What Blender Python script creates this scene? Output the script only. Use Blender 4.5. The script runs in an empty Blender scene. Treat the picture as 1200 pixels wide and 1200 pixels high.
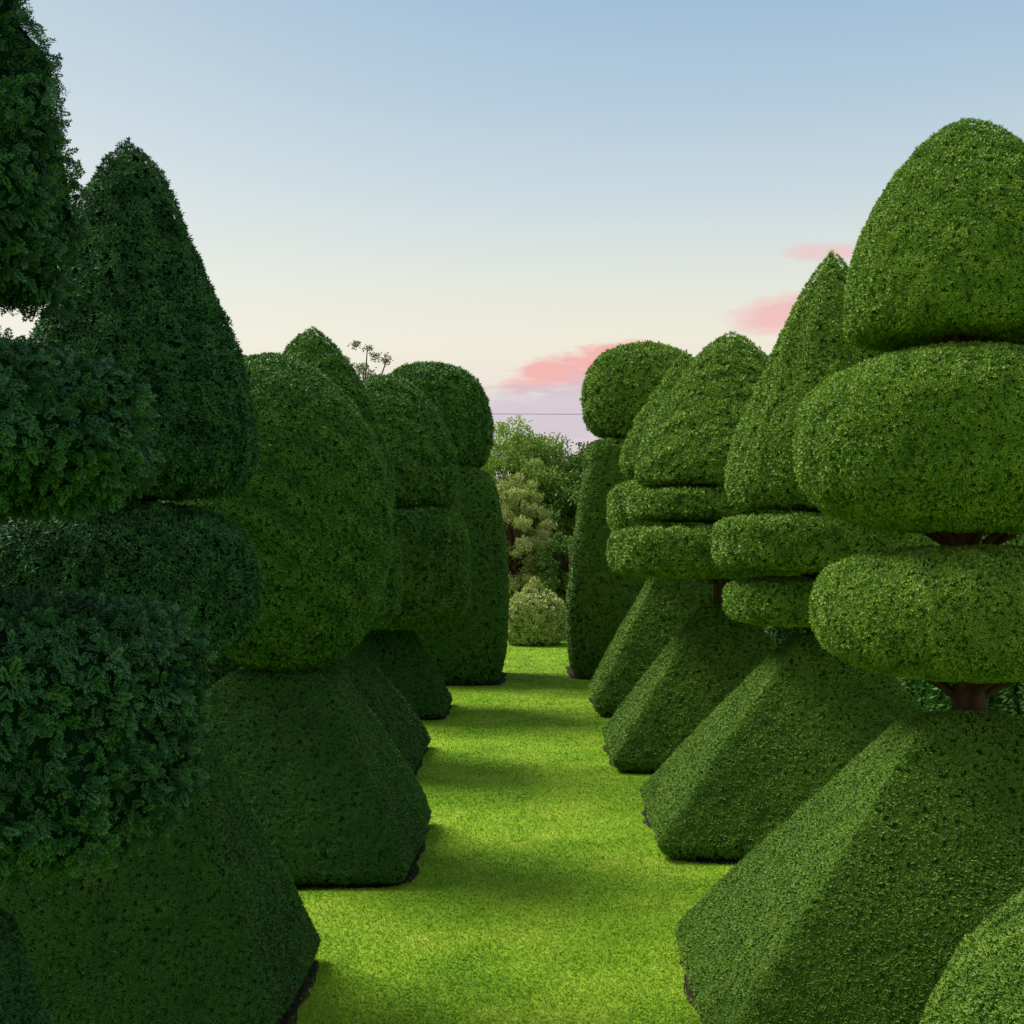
import bpy, math, numpy as np
from math import radians, sin, cos, pi
rng = np.random.default_rng(11)
scene = bpy.context.scene
coll = scene.collection
scene.view_settings.view_transform = 'Standard'
scene.view_settings.look = 'None'
scene.view_settings.exposure = 0.0
CAM = np.array([0.0, 0.0, 2.2])

# ------------------------------------------------------------ mesh helper
def make_mesh(name, verts, faces, tint=None, mat=None, smooth=False, core=None):
    me = bpy.data.meshes.new(name)
    verts = np.ascontiguousarray(verts, dtype=np.float32)
    if not isinstance(faces, list): faces = [faces]
    faces = [np.asarray(f, dtype=np.int32) for f in faces if len(f)]
    nl = sum(f.size for f in faces); nf = sum(len(f) for f in faces)
    me.vertices.add(len(verts)); me.vertices.foreach_set('co', verts.ravel())
    me.loops.add(nl); me.loops.foreach_set('vertex_index', np.concatenate([f.ravel() for f in faces]))
    me.polygons.add(nf)
    tot = np.concatenate([np.full(len(f), f.shape[1], dtype=np.int32) for f in faces])
    start = np.concatenate([[0], np.cumsum(tot)[:-1]]).astype(np.int32)
    me.polygons.foreach_set('loop_start', start)
    me.polygons.foreach_set('loop_total', tot)
    if mat: me.materials.append(mat)
    if core:
        me.materials.append(core)
        mi=np.zeros(nf,dtype=np.int32); mi[len(faces[0]):]=1
        me.polygons.foreach_set('material_index', mi)
    if smooth: me.polygons.foreach_set('use_smooth', np.ones(nf, dtype=bool))
    me.update(calc_edges=True)
    if tint is not None:
        a = me.attributes.new('tint', 'FLOAT', 'POINT')
        a.data.foreach_set('value', np.ascontiguousarray(tint, dtype=np.float32))
    ob = bpy.data.objects.new(name, me)
    coll.objects.link(ob)
    return ob

def norm(v):
    return v / np.maximum(np.linalg.norm(v, axis=-1, keepdims=True), 1e-9)

def wave(p, lam, seed, k=7):
    r = np.random.default_rng(seed)
    out = np.zeros(len(p))
    for _ in range(k):
        d = norm(r.normal(size=3)) * 2*pi/(lam*r.uniform(.7, 1.5))
        out += np.sin(p @ d + r.uniform(0, 6.28))
    return out/ k**.5

# ------------------------------------------------------------ leaf templates
def diamond(base, tip, side, w):
    base=np.array(base,float); tip=np.array(tip,float); side=np.array(side,float)
    mid = base*.5+tip*.5
    return np.array([base, mid+side*w, tip, mid-side*w])

def template_tuft(k=5):
    vs=[]; ts=[]
    r=np.random.default_rng(3)
    for i in range(k):
        ph = i*2.4; a = [0.55,1.1,1.3,.9,1.2][i%5]
        d = np.array([sin(a)*cos(ph), sin(a)*sin(ph), cos(a)])
        s = norm(np.cross(d, [0,0,1])+r.normal(size=3)*.2)
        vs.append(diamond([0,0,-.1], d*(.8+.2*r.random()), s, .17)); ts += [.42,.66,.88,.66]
    return np.concatenate(vs), np.array(ts)

def template_feather(k=6):
    vs=[]; ts=[]
    for i in range(k):
        t=i/(k-1)
        for s in (-1,1):
            b=np.array([0,0,.02+.8*t]); ln=.46*(1-.4*t)
            d=np.array([s*.75,.2*(-1)**i,.66])*ln
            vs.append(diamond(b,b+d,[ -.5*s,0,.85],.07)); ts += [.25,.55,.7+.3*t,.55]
    vs.append(diamond([0,0,.75],[0,0,1.15],[1,0,0],.07)); ts += [.4,.8,1.1,.8]
    return np.concatenate(vs), np.array(ts)

def template_leafspray(k=6):
    vs=[]; ts=[]
    r=np.random.default_rng(9)
    for i in range(k):
        c=r.normal(size=3)*.35; d=norm(r.normal(size=3)+[0,0,-.2]); s=norm(np.cross(d,r.normal(size=3)))
        vs.append(diamond(c,c+d*.75,s,.2)); ts += [.5,.7,.9,.7]
    return np.concatenate(vs), np.array(ts)

T_TUFT=template_tuft(); T_FEATHER=template_feather(); T_SPRAY=template_leafspray()

def sprigs(pos, w, vref, scale, tmpl, tintmul):
    tv, tt = tmpl
    w = norm(w); u = norm(np.cross(vref, w)); v = np.cross(w, u)
    F = np.stack([u, v, w], axis=1)
    V = np.einsum('kj,njc->nkc', tv, F) * scale[:,None,None] + pos[:,None,:]
    n, k = len(pos), len(tv)
    faces = np.arange(n*k, dtype=np.int32).reshape(-1,4)
    tint = (tt[None,:]*tintmul[:,None]).ravel()
    return V.reshape(-1,3), faces, tint

# ------------------------------------------------------------ materials
def N(nt, t, **kw):
    n = nt.nodes.new(t)
    for k,v in kw.items(): setattr(n,k,v)
    return n

CORES={}
def foliage_mat(name, dark, mid, light, spec=.2, rough=.55, core=.34):
    m=bpy.data.materials.new(name); m.use_nodes=True; nt=m.node_tree; L=nt.links.new
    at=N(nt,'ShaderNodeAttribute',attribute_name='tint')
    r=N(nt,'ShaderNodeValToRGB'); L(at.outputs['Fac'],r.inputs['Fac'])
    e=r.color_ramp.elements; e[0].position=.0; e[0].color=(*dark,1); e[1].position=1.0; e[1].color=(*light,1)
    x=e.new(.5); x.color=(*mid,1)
    p=nt.nodes['Principled BSDF']; p.inputs['Roughness'].default_value=rough; p.inputs['Specular IOR Level'].default_value=spec
    L(r.outputs['Color'],p.inputs['Base Color'])
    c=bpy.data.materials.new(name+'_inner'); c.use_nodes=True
    q=c.node_tree.nodes['Principled BSDF']; q.inputs['Base Color'].default_value=(mid[0]*core,mid[1]*core,mid[2]*core*1.4,1)  # shell behind the leaves darkened so gaps look deep: shade put into its colour
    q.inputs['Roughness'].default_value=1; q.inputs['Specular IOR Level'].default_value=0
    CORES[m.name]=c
    return m

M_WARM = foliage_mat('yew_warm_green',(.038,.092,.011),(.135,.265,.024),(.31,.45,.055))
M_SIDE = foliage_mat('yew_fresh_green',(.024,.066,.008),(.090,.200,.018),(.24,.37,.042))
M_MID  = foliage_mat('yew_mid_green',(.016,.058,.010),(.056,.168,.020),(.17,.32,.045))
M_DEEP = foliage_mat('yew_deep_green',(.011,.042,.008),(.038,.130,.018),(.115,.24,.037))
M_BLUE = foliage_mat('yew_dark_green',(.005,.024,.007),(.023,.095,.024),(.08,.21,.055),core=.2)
M_PALE = foliage_mat('golden_shrub_leaves',(.10,.14,.03),(.36,.42,.10),(.70,.70,.30))
M_TREE = foliage_mat('broadleaf_leaves',(.05,.10,.014),(.26,.40,.05),(.60,.68,.22))
M_TREED= foliage_mat('broadleaf_dark_leaves',(.03,.06,.012),(.12,.23,.03),(.28,.40,.09))
M_TWIG = foliage_mat('pale_young_leaves',(.08,.09,.04),(.20,.22,.09),(.34,.34,.17))

def simple_noise_mat(name, c1, c2, scale, rough=.9, bump=.4, dist=.02, stretch=None):
    m=bpy.data.materials.new(name); m.use_nodes=True; nt=m.node_tree; L=nt.links.new
    p=nt.nodes['Principled BSDF']; p.inputs['Roughness'].default_value=rough; p.inputs['Specular IOR Level'].default_value=.15
    tc=N(nt,'ShaderNodeTexCoord'); n=N(nt,'ShaderNodeTexNoise'); n.inputs['Scale'].default_value=scale; n.inputs['Detail'].default_value=5
    mp=N(nt,'ShaderNodeMapping'); L(tc.outputs['Object'],mp.inputs[0]); L(mp.outputs[0],n.inputs['Vector'])
    if stretch: mp.inputs['Scale'].default_value=stretch
    r=N(nt,'ShaderNodeValToRGB'); r.color_ramp.elements[0].position=.3; r.color_ramp.elements[1].position=.7
    r.color_ramp.elements[0].color=(*c1,1); r.color_ramp.elements[1].color=(*c2,1)
    L(n.outputs['Fac'],r.inputs[0]); L(r.outputs[0],p.inputs['Base Color'])
    b=N(nt,'ShaderNodeBump'); b.inputs['Strength'].default_value=bump; b.inputs['Distance'].default_value=dist
    L(n.outputs['Fac'],b.inputs['Height']); L(b.outputs[0],p.inputs['Normal'])
    return m
M_BARK=simple_noise_mat('yew_bark',(.035,.02,.013),(.15,.08,.055),14,stretch=(1,1,.25))
M_SOIL=simple_noise_mat('dark_soil',(.012,.009,.006),(.05,.034,.022),25,bump=1,dist=.03)
M_WIRE=simple_noise_mat('cable_grey',(.16,.14,.17),(.22,.2,.22),3)

def grass_mat(name, use_attr):
    m=bpy.data.materials.new(name); m.use_nodes=True; nt=m.node_tree; L=nt.links.new
    p=nt.nodes['Principled BSDF']; p.inputs['Roughness'].default_value=.7; p.inputs['Specular IOR Level'].default_value=.12
    g=N(nt,'ShaderNodeNewGeometry')
    n1=N(nt,'ShaderNodeTexNoise'); n1.inputs['Scale'].default_value=1.3; n1.inputs['Detail'].default_value=5; n1.inputs['Roughness'].default_value=.6
    L(g.outputs['Position'],n1.inputs['Vector'])
    n2=N(nt,'ShaderNodeTexNoise'); n2.inputs['Scale'].default_value=30; n2.inputs['Detail'].default_value=3
    L(g.outputs['Position'],n2.inputs['Vector'])
    a=N(nt,'ShaderNodeMath',operation='MULTIPLY_ADD'); L(n2.outputs['Fac'],a.inputs[0]); a.inputs[1].default_value=.2
    L(n1.outputs['Fac'],a.inputs[2])
    s=N(nt,'ShaderNodeMath',operation='SUBTRACT'); L(a.outputs[0],s.inputs[0]); s.inputs[1].default_value=.1
    src=s
    if use_attr:
        at=N(nt,'ShaderNodeAttribute',attribute_name='tint')
        s2=N(nt,'ShaderNodeMath',operation='MULTIPLY_ADD'); L(at.outputs['Fac'],s2.inputs[0]); s2.inputs[1].default_value=.25; L(s.outputs[0],s2.inputs[2])
        s3=N(nt,'ShaderNodeMath',operation='SUBTRACT'); L(s2.outputs[0],s3.inputs[0]); s3.inputs[1].default_value=.12; src=s3
    r=N(nt,'ShaderNodeValToRGB'); e=r.color_ramp.elements
    e[0].position=.2; e[0].color=(.10,.235,.008,1); e[1].position=.82; e[1].color=(.40,.50,.05,1)
    x=e.new(.5); x.color=(.225,.385,.018,1)
    L(src.outputs[0],r.inputs[0])
    L(r.outputs[0],p.inputs['Base Color'])
    if not use_attr:
        b=N(nt,'ShaderNodeBump'); b.inputs['Strength'].default_value=.4; b.inputs['Distance'].default_value=.01
        L(n2.outputs['Fac'],b.inputs['Height']); L(b.outputs[0],p.inputs['Normal'])
    return m
M_LAWN=grass_mat('lawn',False); M_BLADE=grass_mat('grass_blades',True)

# ------------------------------------------------------------ clipped yew surface
def catmull(pts, sub=10):
    P=np.array(pts,float); P=np.vstack([2*P[0]-P[1],P,2*P[-1]-P[-2]]); out=[]
    for i in range(1,len(P)-2):
        for j in range(sub):
            t=j/sub
            a,b,c,d=P[i-1],P[i],P[i+1],P[i+2]
            out.append(.5*((2*b)+(-a+c)*t+(2*a-5*b+4*c-d)*t*t+(-a+3*b-3*c+d)*t**3))
    out.append(P[-2]); out=np.array(out); out[:,0]=np.maximum(out[:,0],.002)
    return [tuple(q) for q in out]

def surf(profile, n=2.0, ax=1.0, ay=1.0, rot=0.0, lean=(0,0), seed=0, lump=.03, nth=96, fine=.35):
    pr=np.array(profile); th=np.linspace(0,2*pi,nth,endpoint=False)
    if n>5: th=th+.21*np.sin(4*th)
    c,s=np.cos(th),np.sin(th)
    k=(np.abs(c)**n+np.abs(s)**n)**(-1/n)
    X=pr[:,0][:,None]*(k*c)[None]*ax; Y=pr[:,0][:,None]*(k*s)[None]*ay; Z=np.repeat(pr[:,1][:,None],nth,1)
    xr=X*cos(rot)-Y*sin(rot); yr=X*sin(rot)+Y*cos(rot)
    z0=pr[:,1].min(); zz=(pr[:,1]-z0)[:,None]
    P=np.stack([xr+lean[0]*zz, yr+lean[1]*zz, Z],-1)
    rad=norm(np.stack([xr,yr,(Z-pr[:,1].mean())*.5],-1))
    f=P.reshape(-1,3)
    d=wave(f,.9,seed)*lump+wave(f,.27,seed+1)*lump*fine
    fade=np.minimum(1,pr[:,0]/.15)[:,None].repeat(nth,1).ravel()
    f=f+rad.reshape(-1,3)*(d*fade)[:,None]
    return f.reshape(P.shape)

def quads(G):
    a=G[:-1]; b=np.roll(a,-1,1); d=G[1:]; c=np.roll(d,-1,1)
    return a,b,c,d

def clipped(name, G, origin, dist, mat, kind='tuft', L=None, cover=1.6, rough=1.0, seed=0, tilt=.45):
    r=np.random.default_rng(seed+500)
    T,H,_=G.shape
    a,b,c,d=quads(G)
    nn=np.cross(c-a,d-b); ar=np.linalg.norm(nn,axis=-1)*.5
    nr=-nn/np.maximum(2*ar[...,None],1e-9)
    cen=(a+b+c+d)/4
    mid=G.reshape(-1,3).mean(0)
    if np.sum((nr*(cen-mid)).sum(-1)*ar)<0: nr=-nr
    wc=cen+origin
    tocam=norm(CAM-wc); facing=(nr*tocam).sum(-1)
    wgt=ar*np.where(facing<-.25,.3,1.0)
    out=(np.abs(wc[...,0])>.47*np.maximum(wc[...,1],.1)+.25)|(wc[...,1]<1)
    wgt=wgt*np.where(out,.4,1.0)
    tot=wgt.sum()
    if L is None: L=max(.017,.0027*dist)
    if kind=='tuft': per=.70*L*L; tm=T_TUFT
    else: per=.75*L*L; tm=T_FEATHER
    n=int(cover*tot/per)
    cum=np.cumsum(wgt.ravel()); idx=np.minimum(np.searchsorted(cum, r.random(n)*cum[-1]),wgt.size-1)
    u=r.random(n)[:,None]; v=r.random(n)[:,None]
    f=lambda q:q.reshape(-1,3)[idx]
    pos=(f(a)*(1-u)+f(b)*u)*(1-v)+(f(d)*(1-u)+f(c)*u)*v
    nm=f(nr)
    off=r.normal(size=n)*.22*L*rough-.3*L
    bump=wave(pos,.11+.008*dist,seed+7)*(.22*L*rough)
    clump=wave(pos+origin,1.1,seed+8)*.06+wave(pos+origin,.2,seed+9)*.05
    pos=pos+nm*(off+bump)[:,None]
    rv=norm(r.normal(size=(n,3)))
    if kind=='tuft': w=nm*1.0+rv*tilt+np.array([0,0,.04]); vref=norm(r.normal(size=(n,3)))
    else: w=nm*.4+rv*.8+np.array([0,0,-.3]); vref=nm+rv[::-1]*.45
    sc=L*r.uniform(.7,1.25,n)
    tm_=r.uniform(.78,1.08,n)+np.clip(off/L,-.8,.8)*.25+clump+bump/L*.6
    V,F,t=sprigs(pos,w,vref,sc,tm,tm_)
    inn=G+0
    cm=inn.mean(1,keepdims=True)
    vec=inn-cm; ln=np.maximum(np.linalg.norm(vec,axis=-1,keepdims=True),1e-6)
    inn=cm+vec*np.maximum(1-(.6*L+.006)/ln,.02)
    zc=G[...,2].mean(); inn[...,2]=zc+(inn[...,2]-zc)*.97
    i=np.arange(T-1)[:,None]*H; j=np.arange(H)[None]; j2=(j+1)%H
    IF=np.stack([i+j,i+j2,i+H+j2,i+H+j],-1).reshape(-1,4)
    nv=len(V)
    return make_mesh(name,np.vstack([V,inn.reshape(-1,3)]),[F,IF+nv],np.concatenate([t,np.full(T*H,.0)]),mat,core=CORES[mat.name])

def tube(path, radii, nseg=9, seed=0, rough=.12):
    r=np.random.default_rng(seed); P=np.array(path,float); V=[];
    for i,p in enumerate(P):
        t=norm(P[min(i+1,len(P)-1)]-P[max(i-1,0)])
        u=norm(np.cross(t,[.3,.9,.1])); v=np.cross(t,u)
        for k in range(nseg):
            a=2*pi*k/nseg; rr=radii[i]*(1+rough*sin(3*a+i*.6)+r.uniform(-.5,.5)*rough)
            V.append(p+(u*cos(a)+v*sin(a))*rr)
    F=[[i*nseg+k,i*nseg+(k+1)%nseg,(i+1)*nseg+(k+1)%nseg,(i+1)*nseg+k] for i in range(len(P)-1) for k in range(nseg)]
    return np.array(V),np.array(F)

def join(parts):
    V=[];F=[];o=0
    for v,f in parts: V.append(v);F.append(f+o);o+=len(v)
    return np.vstack(V),np.vstack(F)

def bun(R,z0,z1,p=2.6,split=.45,k=26):
    zc=z0+(z1-z0)*split; out=[]
    for ph in np.linspace(-pi/2,pi/2,k):
        rr=R*max(cos(ph),0)**(2/p); s=sin(ph); hh=(z1-zc) if s>0 else (zc-z0)
        out.append((max(rr,.003),zc+hh*math.copysign(abs(s)**(2/p),s)))
    return out
def cone(R,z0,z1,shape):
    h=z1-z0
    return catmull([(.003,z0+.02),(R*.6,z0+.005)]+[(R*a,z0+h*b) for a,b in shape]+[(.003,z1)],8)
def rz(z0,pts):
    R=pts[0][0]
    return catmull([(.003,z0),(R*.65,z0)]+pts,8)
BULLET=[(.93,.02),(1,.12),(.97,.28),(.86,.48),(.68,.68),(.42,.86),(.2,.96)]
def skirt(R,h,top=.28,bulge=1.0):
    L=lambda f:R*(1-(1-top)*f)
    return [(R*.93,.02),(R*.98,.04*h),(R,.08*h),(L(.03),.11*h),(L(.12)*bulge,.19*h),(L(.25)*1.01*bulge,.31*h),(L(.40)*1.015*bulge,.45*h),(L(.55)*1.015*bulge,.58*h),(L(.70)*1.01*bulge,.72*h),(L(.85),.86*h),(L(.95),.95*h),(R*top*.92,.985*h),(R*top*.6,h),(.003,h+.01)]

beds=[]
def dens(prof,k=3):
    out=[]
    for p,q in zip(prof[:-1],prof[1:]):
        for j in range(k): t=j/k; out.append((p[0]*(1-t)+q[0]*t,p[1]*(1-t)+q[1]*t))
    out.append(prof[-1]); return out
def tree(label,x,y,tiers,base,mat,kind='tuft',seed=0,name='topiary_tree',trunk_r=.09,cat='topiary tree',L=None,cover=1.9,bedpad=.08,rough=1.0,spread=(.3,.5)):
    e=bpy.data.objects.new(name,None); e.location=(x,y,0); e.empty_display_size=.3; coll.objects.link(e)
    e['label']=label; e['category']=cat
    if name=='topiary_tree': e['group']='clipped yew topiaries lining the grass path'
    org=np.array([x,y,0.0]); dist=math.hypot(x,y); parts=[]
    if base:
        R,h=base['R'],base['h']; ax=base.get('ax',1);ay=base.get('ay',1); bx,by=base.get('off',(0,0))
        G=surf(base.get('prof') or dens(skirt(R,h,base.get('top',.28),base.get('bulge',1))),n=base.get('n',7),ax=ax,ay=ay,rot=base.get('rot',-.02),seed=seed,lump=base.get('lump',.006),nth=176,lean=base.get('lean',(0,0)))
        G[...,0]+=bx; G[...,1]+=by
        ob=clipped('clipped_base',G,org,dist*.85,base.get('mat',mat),base.get('kind','tuft'),L=base.get('L'),cover=cover,seed=seed,rough=.4,tilt=.18)
        parts.append(ob); beds.append((x+bx,y+by,R*ax*.93+bedpad,R*ay*.93+bedpad))
    zt=0
    for i,t in enumerate(tiers):
        G=surf(t['prof'],n=t.get('n',2.2),ax=t.get('ax',1),ay=t.get('ay',1),seed=seed+20+i*3,lump=t.get('lump',.012),lean=t.get('lean',(0,0)),rot=t.get('rot',0),fine=t.get('fine',.35),nth=t.get('nth',96))
        G[...,0]+=t.get('dx',0); G[...,1]+=t.get('dy',0)
        nm='crown_cap' if i==len(tiers)-1 else 'crown_tier'
        ob=clipped(nm,G,org,dist,t.get('mat',mat),kind,L=L,cover=cover,seed=seed+40+i,rough=rough)
        parts.append(ob); zt=max(zt,G[...,2].max())
    tp=[]
    r=np.random.default_rng(seed+9)
    zs=np.linspace(0,zt-.5,9); tp.append(tube([(.02*sin(z*2),.02*cos(z*2.3),z) for z in zs],[trunk_r*(1.25-.9*z/zt) for z in zs],seed=seed))
    for t in tiers:
        z0=min(p[1] for p in t['prof']); R=max(p[0] for p in t['prof'])
        if z0<.3: continue
        nb=8
        for k in range(nb):
            a=2*pi*k/nb+r.uniform(-.3,.3); rr=R*r.uniform(*spread); s=trunk_r*.26
            dx=t.get('dx',0)
            tp.append(tube([(0,0,z0-.15),(cos(a)*rr*.3,sin(a)*rr*.3,z0-.05),(cos(a)*rr*.7+dx,sin(a)*rr*.7,z0+.05),(cos(a)*rr+dx,sin(a)*rr,z0+.2)],[s,s*.85,s*.6,s*.35],nseg=7,seed=seed+k))
    V,F=join(tp)
    parts.append(make_mesh('trunk',V,F,None,M_BARK,smooth=True))
    for o in parts: o.parent=e
    return e

# ---------------- right row
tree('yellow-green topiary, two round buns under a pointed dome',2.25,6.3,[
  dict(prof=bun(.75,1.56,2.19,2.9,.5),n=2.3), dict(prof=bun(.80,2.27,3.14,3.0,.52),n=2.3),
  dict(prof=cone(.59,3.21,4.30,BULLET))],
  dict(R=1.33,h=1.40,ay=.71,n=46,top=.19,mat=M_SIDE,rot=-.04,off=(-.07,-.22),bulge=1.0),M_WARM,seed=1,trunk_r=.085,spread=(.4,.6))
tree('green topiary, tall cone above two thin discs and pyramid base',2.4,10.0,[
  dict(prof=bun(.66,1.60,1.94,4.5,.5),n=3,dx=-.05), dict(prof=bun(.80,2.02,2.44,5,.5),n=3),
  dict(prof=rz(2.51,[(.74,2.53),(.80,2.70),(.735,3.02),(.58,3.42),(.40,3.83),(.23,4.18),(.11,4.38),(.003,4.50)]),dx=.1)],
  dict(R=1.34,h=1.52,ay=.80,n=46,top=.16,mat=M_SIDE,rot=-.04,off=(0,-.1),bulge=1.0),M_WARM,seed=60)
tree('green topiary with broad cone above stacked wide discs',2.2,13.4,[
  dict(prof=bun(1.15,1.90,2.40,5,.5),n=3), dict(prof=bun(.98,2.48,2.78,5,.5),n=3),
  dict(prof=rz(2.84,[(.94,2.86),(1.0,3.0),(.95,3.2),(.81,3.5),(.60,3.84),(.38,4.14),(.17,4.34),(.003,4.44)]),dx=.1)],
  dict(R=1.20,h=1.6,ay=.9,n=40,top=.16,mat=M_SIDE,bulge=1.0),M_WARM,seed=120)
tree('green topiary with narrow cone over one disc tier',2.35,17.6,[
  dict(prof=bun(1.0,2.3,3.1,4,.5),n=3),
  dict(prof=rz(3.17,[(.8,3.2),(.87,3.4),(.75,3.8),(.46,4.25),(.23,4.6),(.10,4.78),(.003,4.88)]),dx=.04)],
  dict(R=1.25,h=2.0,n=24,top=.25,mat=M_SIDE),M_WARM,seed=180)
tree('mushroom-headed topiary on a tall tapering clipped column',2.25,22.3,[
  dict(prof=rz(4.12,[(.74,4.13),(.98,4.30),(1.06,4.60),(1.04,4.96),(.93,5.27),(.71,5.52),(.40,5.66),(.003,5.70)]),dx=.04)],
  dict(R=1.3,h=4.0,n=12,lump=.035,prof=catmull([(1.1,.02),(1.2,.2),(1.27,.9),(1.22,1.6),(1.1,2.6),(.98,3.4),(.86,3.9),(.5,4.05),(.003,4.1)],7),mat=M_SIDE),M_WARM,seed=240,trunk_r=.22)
tree('low rounded clipped yew bush beside the lawn',2.64,4.0,[
  dict(prof=catmull([(1.2,.02),(1.28,.3),(1.15,.7),(.85,1.02),(.45,1.18),(.003,1.24)],8),n=2.5)],None,M_SIDE,seed=300,cat='clipped bush',name='clipped_bush')
# ---------------- left row
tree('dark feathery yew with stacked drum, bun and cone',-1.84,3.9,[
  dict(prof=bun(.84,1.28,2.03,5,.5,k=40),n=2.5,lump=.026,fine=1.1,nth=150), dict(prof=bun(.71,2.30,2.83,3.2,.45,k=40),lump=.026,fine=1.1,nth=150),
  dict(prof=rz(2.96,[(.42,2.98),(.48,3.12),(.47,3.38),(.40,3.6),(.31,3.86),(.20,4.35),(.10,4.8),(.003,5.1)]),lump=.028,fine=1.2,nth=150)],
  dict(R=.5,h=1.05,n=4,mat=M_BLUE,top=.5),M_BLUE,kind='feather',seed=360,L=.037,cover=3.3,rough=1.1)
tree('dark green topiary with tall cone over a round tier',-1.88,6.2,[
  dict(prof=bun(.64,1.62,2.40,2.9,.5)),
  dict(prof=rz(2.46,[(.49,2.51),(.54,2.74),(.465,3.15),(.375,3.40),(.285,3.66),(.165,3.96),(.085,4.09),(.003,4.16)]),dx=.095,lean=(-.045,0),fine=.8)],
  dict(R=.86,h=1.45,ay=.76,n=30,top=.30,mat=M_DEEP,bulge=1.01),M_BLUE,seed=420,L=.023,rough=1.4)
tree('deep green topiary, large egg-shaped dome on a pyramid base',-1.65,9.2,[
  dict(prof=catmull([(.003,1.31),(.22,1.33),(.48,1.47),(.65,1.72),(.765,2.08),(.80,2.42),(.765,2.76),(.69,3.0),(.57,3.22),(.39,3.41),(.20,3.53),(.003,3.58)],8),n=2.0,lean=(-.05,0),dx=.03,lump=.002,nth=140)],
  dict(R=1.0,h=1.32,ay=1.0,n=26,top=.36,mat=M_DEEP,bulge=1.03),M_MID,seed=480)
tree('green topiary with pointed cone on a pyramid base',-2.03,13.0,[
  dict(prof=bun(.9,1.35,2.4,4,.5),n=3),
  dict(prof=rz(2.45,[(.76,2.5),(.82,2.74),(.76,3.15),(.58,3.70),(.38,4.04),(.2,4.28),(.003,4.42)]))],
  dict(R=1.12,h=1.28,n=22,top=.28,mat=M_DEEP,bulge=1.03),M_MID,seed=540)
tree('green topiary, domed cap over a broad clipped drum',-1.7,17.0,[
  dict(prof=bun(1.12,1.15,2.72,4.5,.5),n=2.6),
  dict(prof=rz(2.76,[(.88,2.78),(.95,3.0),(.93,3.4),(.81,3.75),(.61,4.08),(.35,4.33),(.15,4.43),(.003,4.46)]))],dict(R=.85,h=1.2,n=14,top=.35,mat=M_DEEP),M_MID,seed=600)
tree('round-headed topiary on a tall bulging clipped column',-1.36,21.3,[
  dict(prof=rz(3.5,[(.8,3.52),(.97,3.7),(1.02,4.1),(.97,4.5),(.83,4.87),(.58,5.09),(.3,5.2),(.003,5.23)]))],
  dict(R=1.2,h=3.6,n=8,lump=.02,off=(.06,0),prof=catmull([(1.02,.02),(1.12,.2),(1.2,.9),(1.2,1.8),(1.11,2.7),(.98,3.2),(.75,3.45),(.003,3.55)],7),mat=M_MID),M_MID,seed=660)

tree('pale golden rounded shrub with pointed tip beyond the lawn',.52,28.6,[
  dict(prof=catmull([(.5,.03),(.67,.22),(.72,.55),(.64,.86),(.47,1.06),(.27,1.18),(.15,1.28),(.07,1.42),(.003,1.52)],8),n=2.1,lump=.03)],None,M_PALE,seed=720,L=.08,name='golden_shrub',cat='shrub')

# ---------------- boundary hedges glimpsed between the trees
def hedge(label,x,y0,y1,wd,h,seed):
    e=bpy.data.objects.new('boundary_hedge',None); e.location=(x,(y0+y1)/2,0); coll.objects.link(e)
    e['label']=label; e['category']='hedge'
    prof=catmull([(.92,.02),(.98,.2),(1,.5*h),(.97,.9*h),(.85,h*.99),(.4,h),(.003,h)],4)
    G=surf(prof,n=10,ax=wd/2,ay=(y1-y0)/2,seed=seed,lump=.03,nth=200)
    o=clipped('clipped_foliage',G,np.array([x,(y0+y1)/2,0]),18,M_DEEP,L=.09,cover=1.6,seed=seed); o.parent=e
hedge('long dark green clipped hedge closing the garden',-5.2,5,30,1.0,2.1,800)
hedge('low dark green clipped hedge along the garden edge',5.2,8,32,1.0,1.5,810)

# ---------------- broadleaf trees behind
def broadleaf(label,x,y,h,rx,z0,mat,seed,nclump=90,leaf=.13,per=70,sparse=False,name='broadleaf_tree'):
    r=np.random.default_rng(seed)
    e=bpy.data.objects.new(name,None); e.location=(x,y,0); coll.objects.link(e)
    e['label']=label; e['category']='tree'; e['group']='trees beyond the garden'
    zc=(h+z0)/2; hz=(h-z0)/2
    tp=[]; zs=np.linspace(0,h*.8,8)
    tp.append(tube([(.1*sin(z),.08*cos(z*1.3)-.08,z) for z in zs],[.16*(1.15-z/h) for z in zs],seed=seed))
    C=[]
    for k in range(nclump):
        d=norm(r.normal(size=3)); q=r.uniform(.35,1.0)**.5
        C.append([d[0]*rx*q,d[1]*rx*q,zc+d[2]*hz*q])
    C=np.array(C)
    for k in range(0,nclump,3):
        c=C[k]; b=np.array([0,0,max(.4,min(c[2]-.6,h*.7))])
        m=b*.45+c*.55-np.array([0,0,.1])
        tp.append(tube([b,m,c],[.05,.03,.012],nseg=5,seed=k))
    V,F=join(tp); t=make_mesh('trunk',V,F,None,M_BARK,smooth=True); t.parent=e
    cr=rx*(.2 if not sparse else .12)
    pos=[];tint=[]
    for c in C:
        s=cr*r.uniform(.6,1.3); q=norm(r.normal(size=(per,3)))*(r.random((per,1))**.4)*s*np.array([1,1,.7])
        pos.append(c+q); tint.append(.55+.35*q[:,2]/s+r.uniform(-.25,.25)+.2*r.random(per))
    pos=np.vstack(pos); tint=np.concatenate(tint); n=len(pos)
    V,F,tt=sprigs(pos,r.normal(size=(n,3)),norm(r.normal(size=(n,3))),leaf*r.uniform(.7,1.3,n),T_SPRAY,tint*1.1)
    c=make_mesh('crown',V,F,tt,mat); c.parent=e
    return e
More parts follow.
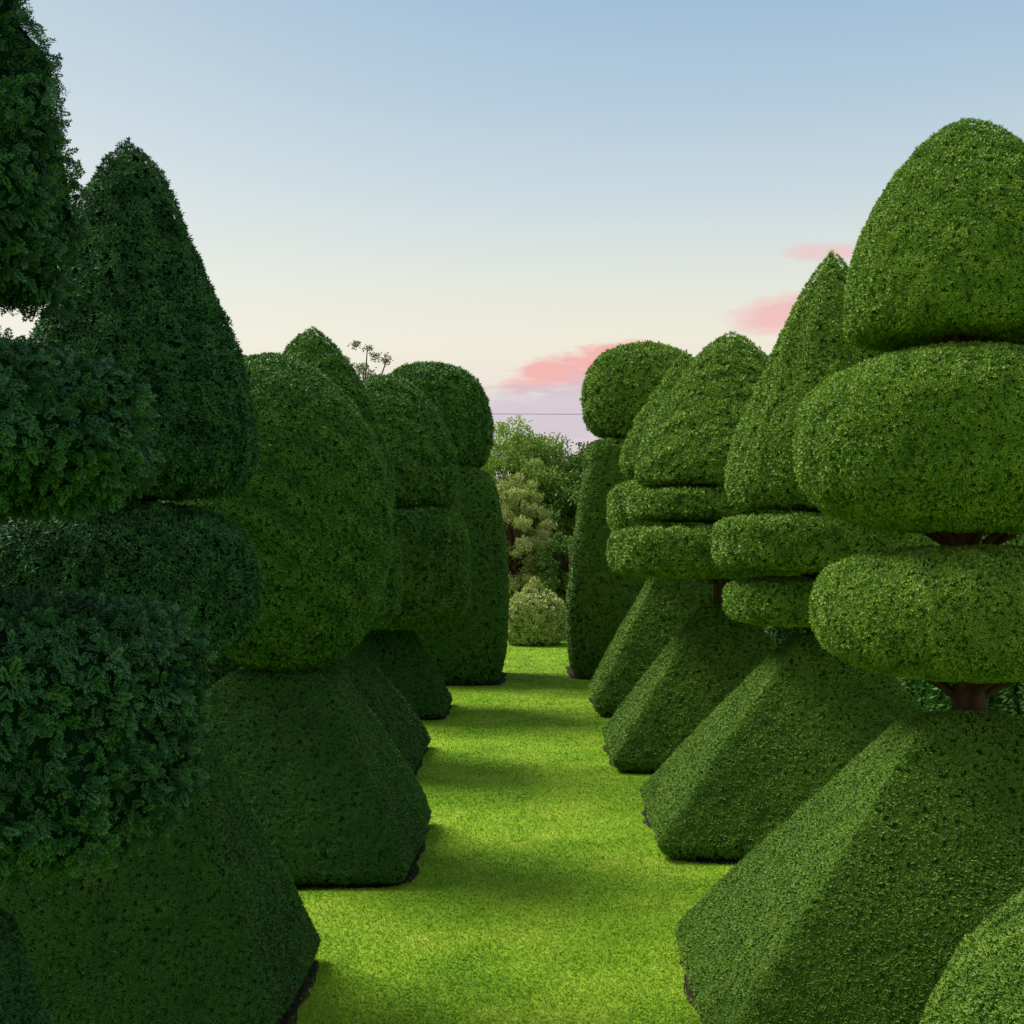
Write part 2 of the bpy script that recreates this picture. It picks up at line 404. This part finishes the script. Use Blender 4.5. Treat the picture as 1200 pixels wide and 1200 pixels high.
broadleaf('leafy green garden tree with an uneven open crown',.1,34,5.4,1.9,.6,M_TREE,1,200,.10,80)
broadleaf('pale blossoming shrub-like tree beyond the lawn',.05,31.2,3.9,1.0,.3,M_PALE,2,150,.07,55)
broadleaf('dark green leafy tree beyond the lawn',1.9,33,4.7,1.6,.2,M_TREED,3,150,.11,70)
broadleaf('dense leafy tree beyond the lawn',.9,35.5,5.0,1.8,.1,M_TREE,5,160,.11,74)
broadleaf('low spreading leafy shrub beyond the lawn',1.3,30.6,2.5,.9,.1,M_TREED,7,120,.08,55)
broadleaf('tall tree with sparse pale young twigs',-4.0,34,7.8,1.3,3.0,M_TWIG,6,130,.08,16,True)
k=10
for (x,y,h,rx) in [(-3,36,4.6,2.2),(-6.5,37,5.0,2.6),(-10.5,38,5.4,2.8),(-15,38,5.2,3),(-20,38,5.4,3),(4.6,37,4.7,2.2),(8,38,5,2.6),(12,38,5.2,2.8),(16.5,38,5.4,3),(21.5,38,5.2,3)]:
    broadleaf('dark green leafy tree in a shelter belt',x,y,h,rx,.1,M_TREED,k,110,.2,36); k+=1

# ---------------- ground, soil, grass
s=400
g=make_mesh('ground',np.array([[-s,-s,0],[s,-s,0],[s,s,0],[-s,s,0]],float),np.array([[0,1,2,3]]),None,M_LAWN); g['kind']='structure'
for i,(x,y,hx,hy) in enumerate(beds):
    r=np.random.default_rng(i); th=np.linspace(0,2*pi,72,endpoint=False); c,sn=np.cos(th),np.sin(th)
    kk=(np.abs(c)**8+np.abs(sn)**8)**(-1/8); j=1+.012*np.sin(th*9+i)+r.normal(size=72)*.008
    ring=np.stack([x+kk*c*hx*j,y+kk*sn*hy*j,np.full(72,.004+.0003*i)],-1)
    V=np.vstack([ring,[[x,y,.004+.0003*i]]]); F=np.array([[a,(a+1)%72,72] for a in range(72)])
    o=make_mesh('soil',V,F,None,M_SOIL); o['kind']='structure'
n=380000
u=rng.random(n); d0,d1=4.6,31.0
yy=1/(1/d0-u*(1/d0-1/d1))
xx=rng.uniform(-1,1,n)*np.minimum(2.0,.26*yy)+.027*yy
keep=np.ones(n,bool)
for (x,y,hx,hy) in beds:
    q=((np.abs(xx-x)/hx)**8+(np.abs(yy-y)/hy)**8); keep&=(q>1.0-.25*rng.random(n))
xx,yy=xx[keep],yy[keep]; n=len(xx)
hgt=rng.uniform(.005,.013,n)*(1+yy*.02); wd=.0014+.00026*yy
a=rng.uniform(0,2*pi,n); ln=rng.normal(size=(n,2))*1.1
b0=np.stack([xx-np.cos(a)*wd,yy-np.sin(a)*wd,np.zeros(n)],-1); b1=np.stack([xx+np.cos(a)*wd,yy+np.sin(a)*wd,np.zeros(n)],-1)
tp=np.stack([xx+ln[:,0]*hgt,yy+ln[:,1]*hgt,hgt],-1)
V=np.stack([b0,b1,tp],1).reshape(-1,3); rt=rng.uniform(.15,.5,n)
tt=np.stack([rt,rt,rt+.3],1).ravel()
o=make_mesh('grass',V,np.arange(3*n).reshape(-1,3),tt,M_BLADE); o['kind']='stuff'; o['label']='short bright green mown grass on the path'; o['category']='grass'
# overhead cable
xs=np.linspace(-16,22,30); V,F=join([tube([(x,39,6.22+.0006*(x-3)**2) for x in xs],[.008]*30,nseg=6,rough=0)])
o=make_mesh('overhead_cable',V,F,None,M_WIRE,True); o['label']='thin dark overhead cable strung between distant trees'; o['category']='cable'

# ---------------- world
w=bpy.data.worlds.new('World'); scene.world=w; w.use_nodes=True; nt=w.node_tree; nt.nodes.clear(); L=nt.links.new
out=N(nt,'ShaderNodeOutputWorld'); bg=N(nt,'ShaderNodeBackground'); L(bg.outputs[0],out.inputs[0])
tc=N(nt,'ShaderNodeTexCoord'); sp=N(nt,'ShaderNodeSeparateXYZ'); L(tc.outputs['Generated'],sp.inputs[0])
def MA(op,a,b=None,c=None):
    m=N(nt,'ShaderNodeMath',operation=op)
    for i,v in enumerate((a,b,c)):
        if v is None: continue
        if isinstance(v,(int,float)): m.inputs[i].default_value=v
        else: L(v,m.inputs[i])
    return m.outputs[0]
X,Y,Z=sp.outputs
r=N(nt,'ShaderNodeValToRGB'); L(Z,r.inputs[0]); e=r.color_ramp.elements
stops=[(0,(.66,.55,.58)),(.085,(.71,.59,.61)),(.125,(.83,.73,.62)),(.155,(.87,.80,.62)),(.20,(.77,.78,.67)),(.26,(.59,.68,.70)),(.33,(.43,.57,.68)),(.40,(.33,.49,.64)),(.6,(.29,.39,.52)),(1,(.33,.41,.50))]
e[0].position=0; e[0].color=(*stops[0][1],1); e[1].position=1; e[1].color=(*stops[-1][1],1)
for p,c in stops[1:-1]: q=e.new(p); q.color=(*c,1)
def mix(f,a,b,mode='MIX'):
    m=N(nt,'ShaderNodeMix',data_type='RGBA',blend_type=mode)
    if isinstance(f,(int,float)): m.inputs[0].default_value=f
    else: L(f,m.inputs[0])
    for i,v in ((6,a),(7,b)):
        if isinstance(v,tuple): m.inputs[i].default_value=(*v,1)
        else: L(v,m.inputs[i])
    return m.outputs[2]
col=r.outputs[0]
gl=N(nt,'ShaderNodeVectorMath',operation='DOT_PRODUCT'); L(tc.outputs['Generated'],gl.inputs[0]); gl.inputs[1].default_value=(-.5,.85,.14)
gf=MA('POWER',MA('MAXIMUM',gl.outputs['Value'],0),14)
col=mix(MA('MULTIPLY',gf,.45),col,(.92,.90,.76))
n1=N(nt,'ShaderNodeTexNoise'); n1.inputs['Scale'].default_value=11; n1.inputs['Detail'].default_value=6; n1.inputs['Roughness'].default_value=.62
mp=N(nt,'ShaderNodeMapping'); L(tc.outputs['Generated'],mp.inputs[0]); mp.inputs['Scale'].default_value=(1,1,3.2); L(mp.outputs[0],n1.inputs['Vector'])
nz=MA('SUBTRACT',n1.outputs['Fac'],.5)
Ym=MA('MAXIMUM',Y,.05); U=MA('DIVIDE',X,Ym); Vv=MA('DIVIDE',Z,Ym); ahead=MA('GREATER_THAN',Y,.05)
def blob(u0,v0,su,sv,tilt,gain,noise=2.2):
    du=MA('SUBTRACT',U,u0); dv=MA('SUBTRACT',MA('SUBTRACT',Vv,v0),MA('MULTIPLY',du,tilt))
    q=MA('ADD',MA('POWER',MA('ABSOLUTE',MA('DIVIDE',du,su)),2),MA('POWER',MA('ABSOLUTE',MA('DIVIDE',dv,sv)),2))
    m=MA('ADD',MA('SUBTRACT',1,q),MA('MULTIPLY',nz,noise*2))
    c=N(nt,'ShaderNodeMath',operation='MULTIPLY',use_clamp=True); L(m,c.inputs[0]); c.inputs[1].default_value=gain
    return MA('MULTIPLY',c.outputs[0],ahead)
col=mix(MA('MULTIPLY',blob(.058,.141,.070,.017,.22,1.5,2.5),.93),col,(.90,.39,.34))
col=mix(MA('MULTIPLY',blob(.01,.096,.17,.033,.15,1.5,2.2),.75),col,(.60,.49,.57))
col=mix(MA('MULTIPLY',blob(.215,.184,.052,.017,.15,.8,2.2),.86),col,(.90,.45,.42))
col=mix(MA('MULTIPLY',blob(.245,.229,.055,.008,-.05,.7,2.2),.78),col,(.88,.50,.47))
back=N(nt,'ShaderNodeMapRange'); L(Y,back.inputs[0]); back.inputs[1].default_value=.2; back.inputs[2].default_value=-.5; back.inputs[3].default_value=0; back.inputs[4].default_value=1
col=mix(MA('MULTIPLY',back.outputs[0],.6),col,(.47,.50,.54))
sky=N(nt,'ShaderNodeTexSky',sky_type='NISHITA'); sky.sun_disc=False; sky.sun_elevation=radians(51); sky.sun_rotation=radians(-62)
col2=mix(.02,col,sky.outputs[0],'ADD')
L(col2,bg.inputs[0]); bg.inputs[1].default_value=.93

sun=bpy.data.lights.new('sun','SUN'); sun.energy=5.0; sun.angle=radians(27); sun.color=(1,.96,.82)
so=bpy.data.objects.new('sun',sun); coll.objects.link(so)
from mathutils import Vector
az=radians(-63); el=radians(51)
dv=Vector((sin(az)*cos(el),cos(az)*cos(el),sin(el)))
so.rotation_euler=dv.to_track_quat('Z','Y').to_euler()

cam=bpy.data.cameras.new('camera'); co=bpy.data.objects.new('camera',cam); coll.objects.link(co)
co.location=CAM; co.rotation_euler=(radians(90),0,0)
cam.sensor_width=36; cam.lens=36*1500/1200; cam.shift_y=40/1200; cam.clip_end=2000; cam.clip_start=.05
scene.camera=co
